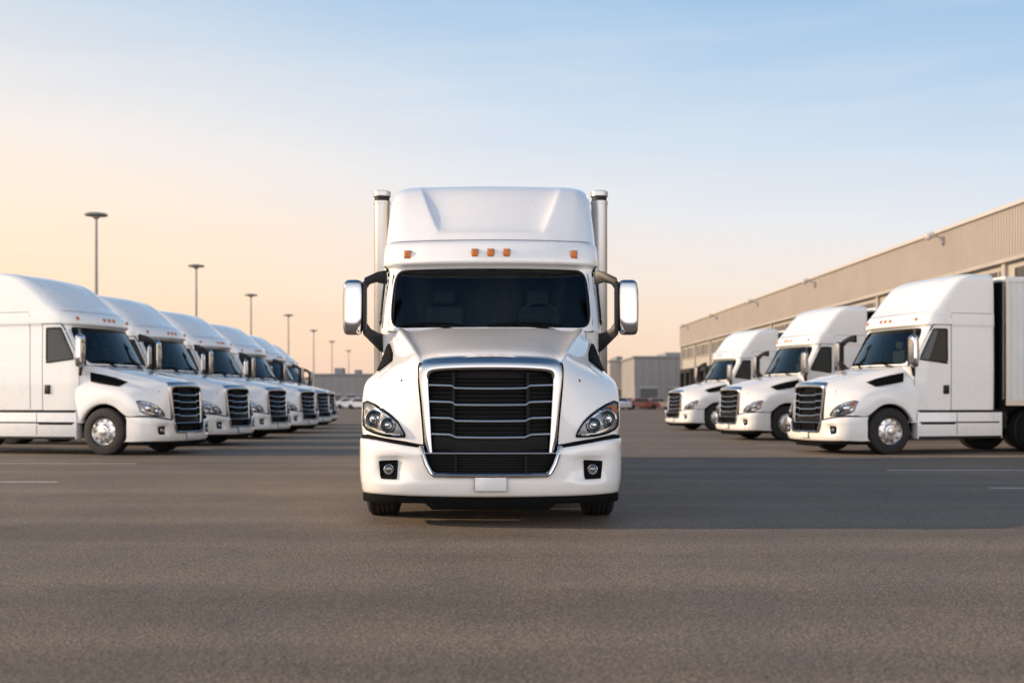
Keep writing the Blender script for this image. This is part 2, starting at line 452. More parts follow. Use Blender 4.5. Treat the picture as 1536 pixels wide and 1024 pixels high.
    mb.grid([[(u*hb(z), .10+.05*u*u, z) for u in (-1, -.5, 0, .5, 1)] for z in zs], 0)
    for q in range(7):
        z = .52 + q*.0255
        mb.grid([[(u*hb(z), .05+.03*u*u, z-.005), (u*hb(z), .05+.03*u*u, z+.005), (u*hb(z), .09+.03*u*u, z+.005), (u*hb(z), .09+.03*u*u, z-.005)] for u in [-1+i/6 for i in range(13)]], 0, closed=True)
    for x in (-.33, .33):
        mb.box(x-.012, x+.012, .035, .09, .50, .70, 0)
    mb.tube([(u*hb(.70), .0+.045*u*u, .700) for u in [-1+i/8 for i in range(17)]], .010, 8, 1)
    path = [(.655,.045,.765),(.638,.010,.70),(.603,-.002,.60),(.562,-.008,.525),(.535,-.010,.500),(.3,-.014,.494),(0,-.016,.493)]
    path = path + [(-x, y, z) for x, y, z in path[::-1]][1:]
    mb.tube(path, .023, 10, 1, up=(0, 1, 0))
    finish('lower_grille', mb, ['mesh', 'chrome'], T, angle=30)
    # air dam
    mb = MB(); pr = [(0,.07),(.55,.08),(.62,.085),(.9,.13),(1.1,.20),(1.215,.34),(1.25,.48),(1.255,.76)]
    rr = []
    for (z, dy) in ((.32,.04),(.29,.0),(.25,.0),(.225,.015),(.22,.10)):
        rr.append([(x, y+dy, z - (.06 if x < .56 and z < .26 else 0)) for x, y in pr])
    mb.grid(rr); mb.mirror()
    finish('air_dam', mb, ['gap'], T, angle=40)
    mb = MB(); mb.box(-.155, .155, -.026, .01, .345, .485, 0); mb.box(-.149, .149, -.030, -.024, .351, .479, 1)
    finish('license_plate', mb, ['platerim', 'plate'], T, bevel=.003)
    mb = MB(); mb.box(-.86, .86, .25, 1.95, .42, 1.40); mb.box(-1.14, 1.14, .42, .72, .5, .98); mb.box(-1.0, 1.0, 1.98, 2.0, .5, 1.8)
    for s in (-1, 1):
        rr = []
        for a in range(8, 173, 12):
            c, sn = math.cos(R(a)), math.sin(R(a)); rr.append([(s*.84, WY+.60*c, .515+.60*sn), (s*1.19, WY+.60*c, .515+.60*sn)])
        mb.grid(rr)
    finish('engine_bay', mb, ['gap'], T, angle=30)
    for s in (-1, 1):
        HL = empty('headlight', parent=T, size=.2)
        top = [(1.252,1.175),(1.210,1.190),(1.12,1.158),(1.03,1.108),(.95,1.052),(.89,.995),(.85,.935),(.822,.888)]
        bot = [(1.248,.96),(1.205,.915),(1.13,.886),(1.06,.870),(1.0,.860),(.94,.855),(.88,.853),(.815,.853)]
        mb = MB(); base = drape(bh, top, bot, 'front', .004, 28, 10); mb.grid(base, 0)
        mb.tube([p + Vector((0, -.008, 0)) for p in rim_loop(base)], .008, 6, 1, cap=False)
        mb.flipx(s); finish('headlight_housing', mb, ['housing', 'gap'], HL, angle=60)
        mb = MB()
        for cx, cz, rr_ in ((1.125, 1.022, .088), (.982, .962, .077)):
            h = bh.ray_cast(Vector((cx, -3, cz)), Vector((0, 1, 0)))[0]
            yy = h.y - .035
            mb.lathe([(.05, rr_*1.02), (-.012, rr_), (-.018, rr_*.9), (-.004, rr_*.82), (.02, rr_*.62)], 'y', (cx, yy, cz), 28, 0)
            mb.lathe([(.02, rr_*.62), (.0, rr_*.56), (-.004, rr_*.54), (-.004, rr_*.48)], 'y', (cx, yy, cz), 28, 2)
            mb.lathe([(-.004, rr_*.48), (-.018, rr_*.34), (-.024, rr_*.16), (-.026, 0)], 'y', (cx, yy, cz), 28, 0)
        lo = drape(bh, [(1.225,1.02),(1.18,.965),(1.10,.922),(1.0,.895),(.92,.882),(.86,.880)], [(1.22,.985),(1.175,.935),(1.10,.902),(1.0,.875),(.92,.865),(.86,.864)], 'front', .016, 20, 1)
        mb.grid(lo, 0)
        up = drape(bh, [(1.20,1.170),(1.12,1.143),(1.06,1.108),(.98,1.060),(.91,1.00)], [(1.20,1.145),(1.12,1.118),(1.06,1.083),(.98,1.035),(.91,.975)], 'front', .014, 16, 1)
        mb.grid(up, 0)
        mb.flipx(s); finish('headlight_reflector', mb, ['lens', 'housing', 'sglass'], HL, angle=40)
        mb = MB()
        if s > 0: am = drape(bh, [(1.238,1.14),(1.20,1.158),(1.16,1.14)], [(1.236,1.02),(1.222,1.03),(1.205,1.055)], 'front', .018, 8, 4)
        else: am = drape(bh, [(1.240,1.10),(1.232,1.12)], [(1.238,1.03),(1.226,1.03)], 'front', .018, 4, 4)
        mb.grid(am); mb.flipx(s)
        finish('turn_signal', mb, ['amber'], HL, angle=60)
        mb = MB(); cv = drape(bh, top, bot, 'front', .014, 28, 12, bulge=.06); mb.grid(cv)
        mb.flipx(s); finish('headlight_cover', mb, ['cover'], HL, angle=80, front=True)
        # fog lamp
        mb = MB()
        fp = drape(bb, [(.885,.63),(1.055,.62)], [(.895,.46),(1.04,.465)], 'front', .010, 8, 8); mb.grid(fp, 0)
        mb.tube(rim_loop(fp), .008, 6, 0, cap=False)
        c = bb.ray_cast(Vector((.965, -3, .545)), Vector((0, 1, 0)))[0]
        mb.lathe([(.03, .050), (-.03, .048), (-.034, .043), (-.02, .038)], 'y', (c.x, c.y, c.z), 24, 1)
        mb.lathe([(-.02, .038), (-.034, .025), (-.038, 0)], 'y', (c.x, c.y, c.z), 24, 2)
        mb.flipx(s); finish('fog_light', mb, ['gap', 'lens', 'housing'], T, angle=40)
        # hood vent on the flank above the fender
        mb = MB()
        vt = drape(bh, [(1.80,1.815),(1.5,1.76),(1.2,1.69),(.93,1.60)], [(1.74,1.61),(1.5,1.565),(1.28,1.53),(1.06,1.50)], 'side', .026, 16, 6)
        skirted(mb, vt, 0, .05, (-1, 0, 0))
        mb.flipx(s); finish('hood_vent', mb, ['gap'], T, angle=40)
        # mirror
        MR = empty('mirror', parent=T, size=.2)
        mb = MB(); rws = []
        for z, sx_, sy_, ox in ((1.920,.07,.05,.0),(1.935,.098,.075,.0),(2.0,.112,.085,.0),(2.25,.118,.09,-.002),(2.45,.114,.085,-.004),(2.515,.100,.07,-.006),(2.53,.06,.045,-.008)):
            rws.append([(1.522+ox+sx_*math.copysign(abs(math.cos(t))**.55, math.cos(t)), 1.98+sy_*math.copysign(abs(math.sin(t))**.8, math.sin(t)), z) for t in [2*math.pi*q/24 for q in range(24)]])
        mb.grid(rws, 0, closed=True); mb.add(rws[0], [list(range(24))]); mb.add(rws[-1], [list(range(24))])
        mb.flipx(s); finish('mirror_head', mb, ['chrome'], MR, sub=1, angle=60)
        mb = MB()
        mb.box(1.372, 1.412, 1.92, 2.05, 1.95, 2.51)
        mb.flipx(s); finish('mirror_bezel', mb, ['black'], MR, bevel=.012)
        yf = lambda x: 1.97 + (1.42 - x)*.95
        mb = MB()
        mb.prism([(1.17,2.50),(1.17,2.665),(1.27,2.635),(1.40,2.555),(1.41,2.44),(1.375,2.44),(1.35,2.49),(1.28,2.52)], yf, .07)
        mb.flipx(s); finish('mirror_arm', mb, ['black'], MR, bevel=.012)
        mb = MB()
        mb.prism([(1.415,2.03),(1.415,1.93),(1.25,1.755),(1.18,1.715),(1.17,1.94),(1.26,1.955),(1.34,2.00),(1.375,2.06)], yf, .07)
        mb.flipx(s); finish('mirror_arm', mb, ['black'], MR, bevel=.012)
        # door
        DR = empty('door', parent=T, size=.2)
        df, dbk = 2.22, 3.12
        mb = MB()
        seg1 = drape(bc, [(2.66,2.76),(dbk+.02,2.76)], [(df-.02,2.02),(dbk+.02,2.02)], 'side', .002, 10, 10)
        seg2 = drape(bc, [(df-.02,2.02),(dbk+.02,2.02)], [(df-.02,.96),(dbk+.02,.96)], 'side', .002, 10, 10)
        mb.grid(seg1, 1); mb.grid(seg2, 1)
        seg1 = drape(bc, [(2.68,2.745),(dbk,2.745)], [(df,2.02),(dbk,2.02)], 'side', .007, 10, 10)
        seg2 = drape(bc, [(df,2.02),(dbk,2.02)], [(df,.98),(dbk,.98)], 'side', .007, 10, 10)
        mb.grid(seg1, 0); mb.grid(seg2, 0)
        mb.flipx(s); finish('door_panel', mb, ['paint', 'gap'], DR, angle=60, merge=True)
        mb = MB()
        wn = drape(bc, [(2.68,2.67),(3.02,2.67)], [(2.33,2.09),(3.02,2.02)], 'side', .012, 10, 10)
        skirted(mb, wn, 0, .01, (-1, 0, 0))
        mb.tube(rim_loop(wn), .018, 6, 1, cap=False)
        mb.flipx(s); finish('side_window', mb, ['sglass', 'black'], DR, angle=60)
        mb = MB(); mb.box(1.258, 1.275, 2.92, 3.07, 1.34, 1.54)
        mb.flipx(s); finish('door_handle', mb, ['black'], DR, bevel=.01)
        mb = MB(); mb.box(1.02, 1.245, 2.07, yb-.02, .34, .93, 0)
        mb.box(1.06, 1.252, 2.16, 3.05, .655, .70, 1); mb.box(1.06, 1.25, 2.12, yb-.1, .925, .985, 1)
        mb.box(1.06, 1.250, 2.10, yb-.04, .335, .40, 1)
        mb.box(1.06, 1.262, 2.12, yb-.1, .69, .72, 2)
        mb.box(1.06, 1.249, 3.08, 3.10, .42, .92, 1)
        mb.flipx(s); finish('side_skirt', mb, ['paint', 'black', 'frame'], T, bevel=.012)
        mb = MB()
        ys = ry(3.45)
        l1 = drape(bc, [(ys,2.95),(ys+.012,2.95)], [(ys,1.0),(ys+.012,1.0)], 'side', .002, 1, 10); mb.grid(l1)
        l1 = drape(bc, [(ys,3.02),(ry(5.1),3.02)], [(ys,3.008),(ry(5.1),3.008)], 'side', .002, 10, 1); mb.grid(l1)
        mb.flipx(s); finish('panel_seam', mb, ['gap'], T)
        build_wheel(T, 'wheel', s*1.115, WY, s, w=.33)
        for yy in (yb+1.1, yb+2.4):
            build_wheel(T, 'wheel', s*.95, yy, s, dual=True, steer=False)
        if stacks:
            ST = MB()
            yy = 4.62; xx = 1.445
            ST.lathe([(1.35,.03),(1.4,.10),(1.42,.108),(3.80,.108)], 'z', (xx, yy, 0), 28, 0)
            ST.lathe([(3.80,.108),(3.80,.114),(3.84,.116),(3.84,.110)], 'z', (xx, yy, 0), 28, 0)
            ST.lathe([(3.84,.110),(3.845,.100),(3.90,.100),(3.905,.110)], 'z', (xx, yy, 0), 28, 1)
            ST.lathe([(3.905,.110),(3.905,.117),(3.965,.117),(3.975,.10),(3.95,.09),(3.6,.085)], 'z', (xx, yy, 0), 28, 0)
            for z in (1.7, 2.7, 3.5): ST.box(1.2, 1.37, yy-.03, yy+.03, z, z+.05, 1)
            ST.tube([(xx,yy,1.45),(xx-.02,yy,1.2),(1.2,yy,1.0),(.9,yy,.9)], .07, 12, 1)
            ST.flipx(s); finish('exhaust_stack', ST, ['stack', 'frame'], T, angle=30)
    mb = MB()
    for s in (-1, 1): mb.box(s*.43-.04, s*.43+.04, 1.9, yb+3.2, .80, 1.05)
    mb.box(-.9, .9, WY-.05, WY+.05, .40, .52)
    for yy in (yb+1.1, yb+2.4): mb.box(-.8, .8, yy-.07, yy+.07, .42, .6)
    mb.box(-.5, .5, yb+1.3, yb+2.2, 1.05, 1.2)
    mb.box(-1.0, 1.0, yb-.6, yb+.3, .55, .95)
    mb.box(-.9, .9, 2.1, yb-.1, .5, .9)
    finish('chassis', mb, ['frame'], T, bevel=.01)
    mb = MB(); mb.box(-1.20, 1.20, yb-.02, yb+.02, 1.0, 2.8)
    finish('cab_rear_wall', mb, ['frame'], T)
    if parked:
        names = ('cab_body','windshield','windshield_frame','wiper','dashboard','steering_wheel','seat','cab_partition','marker_lamp','visor_seam',
                 'mirror_head','mirror_bezel','mirror_arm','door_panel','side_window','door_handle','panel_seam','cab_rear_wall')
        def dz(z):
            if z <= 1.95: return 0
            if z < 2.9: return .16*(z-1.95)/.95
            return .16*max(0, (H-z)/(H-2.9))
        for o in T.children_recursive:
            if o.name.split('.')[0] in names:
                if o.name.startswith('marker_lamp'):
                    o.location.y -= .20; o.location.z += dz(o.location.z)
                else:
                    for v in o.data.vertices:
                        v.co.y -= .20; v.co.z += dz(v.co.z)
    return T

def build_trailer(name, y0, L, H=4.05, black=False):
    T = empty(name, size=1)
    mb = MB(); W = 1.28
    n = int(L/.16)
    for s in (-1, 1):
        rr = []
        for i in range(n+1):
            y = y0 + L*i/n
            rr += [[(s*W, y, 1.20), (s*W, y, H-.12)], [(s*W, y+.07, 1.20), (s*W, y+.07, H-.12)], [(s*(W-.035), y+.09, 1.20), (s*(W-.035), y+.09, H-.12)], [(s*(W-.035), y+.14, 1.20), (s*(W-.035), y+.14, H-.12)]]
        mb.grid(rr, 0)
    mb.box(-W+.04, W-.04, y0+.01, y0+L-.01, 1.14, H-.02, 0)
    mb.box(-W-.012, W+.012, y0-.02, y0+L+.2, H-.13, H-.06, 0)
    mb.box(-W+.05, W-.05, y0, y0+L, H-.06, H, 0)
    mb.box(-W-.012, W+.012, y0-.02, y0+L+.2, 1.08, 1.22, 1)
    for s in (-1, 1): mb.box(s*W-.03, s*W+.03, y0-.03, y0+.05, 1.1, H-.05, 1)
    if black: mb.box(-W+.10, W-.10, y0-.10, y0-.03, 1.0, H-.12, 2)
    finish('cargo_box', mb, ['trailer', 'alu', 'gap'], T, smooth=False)
    mb = MB()
    for s in (-1, 1): 
        mb.box(s*.5-.06, s*.5+.06, y0+.3, y0+L-.2, .95, 1.1); mb.box(s*.75-.06, s*.75+.06, y0+3.4, y0+3.52, .08, 1.1); mb.box(s*.75-.12, s*.75+.12, y0+3.34, y0+3.58, .04, .08)
        mb.box(s*1.05-.1, s*1.05+.1, y0+L-.08, y0+L, .5, 1.1)
    mb.box(-1.1, 1.1, y0+L-.08, y0+L, .5, .6)
    finish('trailer_frame', mb, ['frame'], T, bevel=.01)
    for s in (-1, 1):
        for yy in (y0+L-2.6, y0+L-1.35):
            build_wheel(T, 'wheel', s*.95, yy, s, dual=True, steer=False)
    return T

def copy_tree(ob, parent=None):
    c = ob.copy(); COL.objects.link(c)
    if parent: c.parent = parent
    for ch in list(ob.children): copy_tree(ch, c)
    return c

def tag(ob, label, cat, group=None):
    ob['label'] = label; ob['category'] = cat
    if group: ob['group'] = group

main = build_truck('semi_truck', 5.2, 3.96, True)
main.location = (0, 11, 0)
tag(main, 'white long-haul truck with chrome grille, facing forward on open asphalt', 'truck')
tr = build_trailer('semi_trailer', 5.27, 8.4, 3.95); tr.location = (0, 11, 0)
tag(tr, 'white box trailer coupled behind the front-facing white truck', 'trailer')

SK = 32/1760
LG = 'white trucks parked in a row along the yard'
left = build_truck('parked_truck', 5.2, 4.08, False, True)
tag(left, 'white sleeper-cab truck parked in a row on asphalt', 'truck', LG)
lp = [(-7.25,26.4),(-7.3,31.6),(-7.3,36.9),(-7.4,43),(-7.9,49.5),(-8.7,56.5)]
for i, (x, y) in enumerate(lp):
    t = left if i == 0 else copy_tree(left)
    t.location = (x+SK*y, y, 0); t.rotation_euler[2] = R(74 + [0,.6,-.5,.4,0,-.4,.5,0][i])
RG = 'white trucks backed up to the warehouse'
right = build_truck('parked_truck', 4.3, 4.08, False, True)
tag(right, 'white truck backed toward the warehouse with a box trailer', 'truck', RG)
rt = build_trailer('semi_trailer', 4.36, 11.0, 4.02, True)
tag(rt, 'white ribbed box trailer backed toward the warehouse docks', 'trailer', 'box trailers at the warehouse')
rp = [(6.70,26.8),(6.55,35.8),(6.5,47.5)]
for i, (x, y) in enumerate(rp):
    t = right if i == 0 else copy_tree(right)
    u = rt if i == 0 else copy_tree(rt)
    for o in (t, u): o.location = (x+SK*y, y, 0); o.rotation_euler[2] = R(-75)

# ------------------------------------------------------------ ground
def asphalt():
    m, nt, out = mat_new('asphalt')
    b = nt.nodes.new('ShaderNodeBsdfPrincipled'); nt.links.new(b.outputs[0], out.inputs[0])
    tc = nt.nodes.new('ShaderNodeTexCoord')
    def noise(s, d=4, rough=.6):
        n = nt.nodes.new('ShaderNodeTexNoise'); n.inputs['Scale'].default_value = s; n.inputs['Detail'].default_value = d
        n.inputs['Roughness'].default_value = rough; nt.links.new(tc.outputs['Object'], n.inputs['Vector']); return n
    def rng(src, a, b_, c, d):
        r = nt.nodes.new('ShaderNodeMapRange'); r.inputs[1].default_value = a; r.inputs[2].default_value = b_; r.inputs[3].default_value = c; r.inputs[4].default_value = d
        nt.links.new(src, r.inputs[0]); return r.outputs[0]
    def mul(a, b_):
        q = nt.nodes.new('ShaderNodeMath'); q.operation = 'MULTIPLY'; nt.links.new(a, q.inputs[0]); nt.links.new(b_, q.inputs[1]); return q.outputs[0]
    big = noise(.16, 5, .6); mid = noise(1.1, 6, .65); grit = noise(55, 3, .75)
    vor = nt.nodes.new('ShaderNodeTexVoronoi'); vor.inputs['Scale'].default_value = 72; nt.links.new(tc.outputs['Object'], vor.inputs['Vector'])
    f = mul(mul(rng(big.outputs[0], .3, .7, .78, 1.16), rng(mid.outputs[0], .3, .7, .86, 1.12)), rng(grit.outputs[0], .3, .7, .25, 1.75))
    spk = rng(vor.outputs['Color'], 0, 1, .50, 1.55); f = mul(f, spk)
    mp = nt.nodes.new('ShaderNodeMapping'); mp.inputs['Scale'].default_value = (.05, .8, 1); nt.links.new(tc.outputs['Object'], mp.inputs[0])
    st = nt.nodes.new('ShaderNodeTexNoise'); st.inputs['Scale'].default_value = 1; st.inputs['Detail'].default_value = 4; nt.links.new(mp.outputs[0], st.inputs['Vector'])
    f = mul(f, rng(st.outputs[0], .35, .65, .80, 1.10))
    cv = nt.nodes.new('ShaderNodeTexVoronoi'); cv.feature = 'DISTANCE_TO_EDGE'; cv.inputs['Scale'].default_value = .16
    wob = nt.nodes.new('ShaderNodeVectorMath'); wob.operation = 'ADD'; nt.links.new(tc.outputs['Object'], wob.inputs[0])
    wn = nt.nodes.new('ShaderNodeVectorMath'); wn.operation = 'SCALE'; wn.inputs['Scale'].default_value = 1.2
    nt.links.new(mid.outputs['Color'], wn.inputs[0]); nt.links.new(wn.outputs[0], wob.inputs[1]); nt.links.new(wob.outputs[0], cv.inputs['Vector'])
    f = mul(f, rng(cv.outputs['Distance'], .0, .003, .72, 1.0))
    sc = nt.nodes.new('ShaderNodeVectorMath'); sc.operation = 'SCALE'; sc.inputs[0].default_value = (.176, .140, .106)
    nt.links.new(f, sc.inputs['Scale']); nt.links.new(sc.outputs[0], b.inputs['Base Color'])
    nt.links.new(rng(mid.outputs[0], .3, .7, .62, .85), b.inputs['Roughness'])
    b.inputs['Specular IOR Level'].default_value = .25
    bp = nt.nodes.new('ShaderNodeBump'); bp.inputs['Strength'].default_value = .6; bp.inputs['Distance'].default_value = .006
    ad = nt.nodes.new('ShaderNodeMath'); ad.operation = 'ADD'; nt.links.new(grit.outputs[0], ad.inputs[0]); nt.links.new(vor.outputs['Distance'], ad.inputs[1])
    nt.links.new(ad.outputs[0], bp.inputs['Height']); nt.links.new(bp.outputs[0], b.inputs['Normal'])
    return m
M['asphalt'] = asphalt()
mb = MB()
gx = [-2500,-300,-60,-20,0,20,60,300,2500]; gy = [-60,-10,0,10,30,60,150,500,3500]
mb.grid([[(x, y, 0) for x in gx] for y in gy])
gr = finish('ground', mb, ['asphalt'], smooth=False); gr['kind'] = 'structure'

def line_mat():
    m, nt, out = mat_new('worn_line_paint')
    b = nt.nodes.new('ShaderNodeBsdfPrincipled'); tr_ = nt.nodes.new('ShaderNodeBsdfTransparent')
    b.inputs['Base Color'].default_value = (.62, .59, .55, 1); b.inputs['Roughness'].default_value = .7
    tc = nt.nodes.new('ShaderNodeTexCoord'); n = nt.nodes.new('ShaderNodeTexNoise'); n.inputs['Scale'].default_value = 9; n.inputs['Detail'].default_value = 8
    n.inputs['Roughness'].default_value = .75
    nt.links.new(tc.outputs['Object'], n.inputs['Vector'])
    r = nt.nodes.new('ShaderNodeMapRange'); r.inputs[1].default_value = .28; r.inputs[2].default_value = .50; nt.links.new(n.outputs[0], r.inputs[0])
    mx = nt.nodes.new('ShaderNodeMixShader'); nt.links.new(r.outputs[0], mx.inputs[0]); nt.links.new(tr_.outputs[0], mx.inputs[1]); nt.links.new(b.outputs[0], mx.inputs[2])
    nt.links.new(mx.outputs[0], out.inputs[0]); return m
M['line'] = line_mat()
for (x0, x1, y, dy) in ((-12, -6.35, 17.2, .14), (-16, -6.7, 22.2, .12), (6.8, 9.5, 20.1, .16), (6.8, 12, 16.0, .13), (6.9, 9.1, 24.4, .12), (-16, -6.8, 28.9, .1), (7.1, 15, 31.3, .1)):
    mb = MB(); mb.grid([[(x0, y-dy/2, .004), (x1, y-dy/2, .004)], [(x0, y+dy/2, .004), (x1, y+dy/2, .004)]])
    o = finish('road_marking', mb, ['line'], smooth=False); o['kind'] = 'structure'

# ------------------------------------------------------------ warehouse
M['clad'] = principled('beige_cladding', (0.38, 0.335, 0.295), .55, noise=.10, nscale=.4)
M['conc'] = principled('concrete_panel', (0.40, 0.37, 0.335), .8, noise=.15, nscale=.7, bump=.2)
M['trim'] = principled('light_trim', (0.50, 0.47, 0.44), .5, noise=.06)
M['dglass'] = principled('window_glass', (0.03, 0.035, 0.04), .08, noise=.3, nscale=.5)
M['ddoor'] = principled('dock_door', (0.10, 0.10, 0.105), .5, noise=.1)
M['seal'] = principled('dock_seal', (0.015, 0.015, 0.015), .8, noise=.2)
M['roof'] = principled('roof_grey', (0.25, 0.25, 0.25), .8, noise=.1)
M['lampmetal'] = principled('lamp_metal', (0.30, 0.29, 0.28), .45, metal=.3, noise=.1)
Wh = empty('warehouse', (21.3+SK*147, 147, 0), R(.65), size=3)
tag(Wh, 'long beige warehouse with ribbed cladding band and loading docks', 'warehouse')
LN = 135
mb = MB(); mb.box(.0, 42, -LN, 0, 0, 7.9, 0); mb.box(-.32, 42, -LN, .0, 7.82, 8.0, 0)
y = 0
while y > -LN:
    mb.box(-.18, .02, y-.35, y, 0, 7.82, 0); y -= 9
finish('wall', mb, ['conc', 'trim'], Wh, smooth=False)
mb = MB(); rr = []; n = int(LN/.3)
for i in range(n):
    y = -LN*i/n
    rr += [[(-.30, y, 8.0), (-.30, y, 10.4)], [(-.30, y-.14, 8.0), (-.30, y-.14, 10.4)], [(-.22, y-.18, 8.0), (-.22, y-.18, 10.4)], [(-.22, y-.27, 8.0), (-.22, y-.27, 10.4)]]
mb.grid(rr); mb.box(-.2, 42, -LN, 0.0, 8.0, 10.35, 0)
finish('cladding', mb, ['clad'], Wh, smooth=False)
mb = MB(); mb.box(-.42, 42.1, -LN-.1, .1, 10.35, 10.52, 0)
finish('roof', mb, ['trim'], Wh, smooth=False)
y = -1.2; i = 0
while y > -LN+9:
    mb = MB(); mb.box(-.06, .04, y-7.3, y, 6.3, 7.5, 0)
    for q in range(3): mb.box(-.11, 0, y-7.3*q/2-.05, y-7.3*q/2+.05, 6.3, 7.5, 1)
    mb.box(-.12, 0, y-7.35, y+.05, 6.2, 6.3, 1)
    finish('window', mb, ['dglass', 'conc'], Wh, smooth=False)
    for dy in (-1.9, -5.6):
        mb = MB(); cy = y+dy
        mb.box(-.03, .03, cy-1.4, cy+1.4, 1.2, 4.5, 0)
        for q in range(5): mb.box(-.045, 0, cy-1.4, cy+1.4, 1.2+.65*q, 1.23+.65*q, 1)
        mb.box(-.5, 0, cy-1.8, cy-1.4, 1.1, 5.0, 1); mb.box(-.5, 0, cy+1.4, cy+1.8, 1.1, 5.0, 1); mb.box(-.5, 0, cy-1.4, cy+1.4, 4.5, 5.0, 1); mb.box(-.4, 0, cy-1.4, cy+1.4, .7, 1.15, 1)
        finish('dock_door', mb, ['ddoor', 'seal'], Wh, smooth=False)
    y -= 9
for D in (141, 124, 106, 88, 63.8, 44, 28):
    mb = MB(); yy = -(147-D)
    mb.tube([(-.25, yy, 9.9), (-.5, yy, 10.05), (-.8, yy, 10.15)], .05, 8, 0)
    mb.tube([(-.75, yy, 10.15), (-.9, yy, 10.18), (-1.2, yy, 10.05), (-1.28, yy, 10.0)], [.08, .18, .20, .12], 10, 0, flat=1.2)
    mb.box(-.36, -.2, yy-.15, yy+.15, 9.7, 10.05, 0)
    finish('wall_light', mb, ['trim'], Wh)

# ------------------------------------------------------------ distant buildings
M['far1'] = principled('far_grey_wall', (0.27, 0.26, 0.255), .7, noise=.1, nscale=.2)
M['far2'] = principled('far_light_wall', (0.40, 0.37, 0.335), .7, noise=.1, nscale=.2)
def far_building(name, x0, x1, y0, y1, h, mat, label, bays):
    x0 += SK*y0; x1 += SK*y0
    e = empty(name, ((x0+x1)/2, y0, 0), size=2); w = (x1-x0)/2; d = y1-y0
    tag(e, label, 'building')
    mb = MB(); mb.box(-w, w, 0, d, 0, h, 0); 
    n = max(3, int((x1-x0)/1.2))
    for i in range(n+1): mb.box(-w+2*w*i/n-.05, -w+2*w*i/n+.05, -.06, .01, h*.45, h-.1, 0)
    finish('wall', mb, [mat], e, smooth=False)
    mb = MB(); mb.box(-w-.2, w+.2, -.25, d+.2, h, h+.3); mb.box(-w*.4, -w*.1, d*.3, d*.6, h+.3, h+1.3); mb.box(w*.3, w*.5, d*.3, d*.6, h+.3, h+1.0)
    finish('roof', mb, ['roof'], e, smooth=False)
    for i in range(bays):
        c = -w + 2*w*(i+.5)/bays; q = w/bays*.6
        mb = MB(); mb.box(c-q, c+q, -.08, 0, .0, min(3.6, h*.4), 0); mb.box(c-q-.12, c+q+.12, -.12, -.0, min(3.6, h*.4), min(3.6, h*.4)+.15, 1)
        finish('door', mb, ['ddoor', 'trim'], e, smooth=False)
far_building('storage_building', 18.6, 40.0, 178, 215, 7.6, 'far1', 'grey flat-roofed industrial building beyond the truck yard', 5)
far_building('storage_building', 16.4, 23.5, 196, 230, 7.6, 'far2', 'pale low industrial building beyond the truck yard', 3)
far_building('storage_building', -32, -22.5, 190, 200, 5.2, 'far1', 'low grey depot building at the far edge of the yard', 4)
far_building('storage_building', -75, -45, 260, 290, 6.0, 'far2', 'long pale depot building at the far edge of the yard', 8)
far_building('storage_building', -52, -10, 330, 360, 7.0, 'far1', 'long grey shed at the far edge of the yard', 8)

# ------------------------------------------------------------ yard lights
PG = 'tall yard light poles in a line'
def yard_light():
    e = empty('light_pole', size=1); tag(e, 'tall slim metal yard light pole with flat disc head', 'light pole', PG)
    mb = MB(); mb.lathe([(0,.0),(0,.35),(.5,.35),(.5,.0)], 'z', seg=20, mi=1)
    mb.lathe([(.5,.16),(.55,.14),(6,.11),(11.75,.08),(11.95,.08),(11.95,0)], 'z', seg=14, mi=0)
    finish('pole', mb, ['lampmetal', 'conc'], e, angle=40)
    mb = MB()
    mb.lathe([(11.86,0),(11.86,.5),(11.88,.64),(11.95,.66),(12.0,.60),(12.06,.25),(12.08,.0)], 'z', seg=28)
    mb.lathe([(11.70,.09),(11.72,.16),(11.87,.22)], 'z', seg=16)
    finish('lamp_head', mb, ['lampmetal'], e, angle=40)
    return e
yl = yard_light()
for i, (x, y) in enumerate(((-24.1,68),(-25.3,94),(-26.7,120),(-28.3,148.5),(-30.6,181),(-33,215),(-35.5,255))):
    e = yl if i == 0 else copy_tree(yl); e.location = (x+SK*y, y, 0)

# ------------------------------------------------------------ distant cars
def car(col, label):
    e = empty('parked_car', size=.5); tag(e, label, 'car', 'cars parked at the far side of the yard')
    pm = principled('car_paint', col, .3, coat=1, noise=.05)
    mb = MB(); prof = [(-2.2,.45),(-2.25,.75),(-1.9,.88),(-1.1,.98),(-.5,1.42),(.9,1.45),(1.6,1.05),(2.15,.98),(2.22,.5)]
    rows = []
    for x, k_ in ((-.88,.0),(-.9,.02),(-.80,.06),(0,.08),(.80,.06),(.9,.02),(.88,.0)):
        rows.append([(x*(.82 if z > 1.2 else 1), y_, .3 if q in (0, len(prof)-1) else z+k_) for q, (y_, z) in enumerate(prof)])
    mb.grid(rows); mb.add(rows[0], [list(range(len(prof)))]); mb.add(rows[-1], [list(range(len(prof)))])
    finish('body', mb, [pm], e, angle=30)
    mb = MB()
    for s in (-1, 1): mb.add([(s*.885,-.95,1.0),(s*.76,-.45,1.38),(s*.76,.85,1.40),(s*.885,1.35,1.02)], [(0,1,2,3)])
    mb.add([(-.72,-1.1,1.07),(.72,-1.1,1.07),(.62,-.56,1.46),(-.62,-.56,1.46)], [(0,1,2,3)])
    finish('window', mb, ['sglass'], e, smooth=False, merge=False)
    for x in (-.8, .8):
        for y_ in (-1.4, 1.35):
            mb = MB(); mb.lathe([(-.1,0),(-.1,.2),(-.1,.32),(.1,.32),(.1,.2),(.1,0)], 'x', seg=20)
            finish('wheel', mb, ['rubber'], e, loc=(x, y_, .32))
    return e
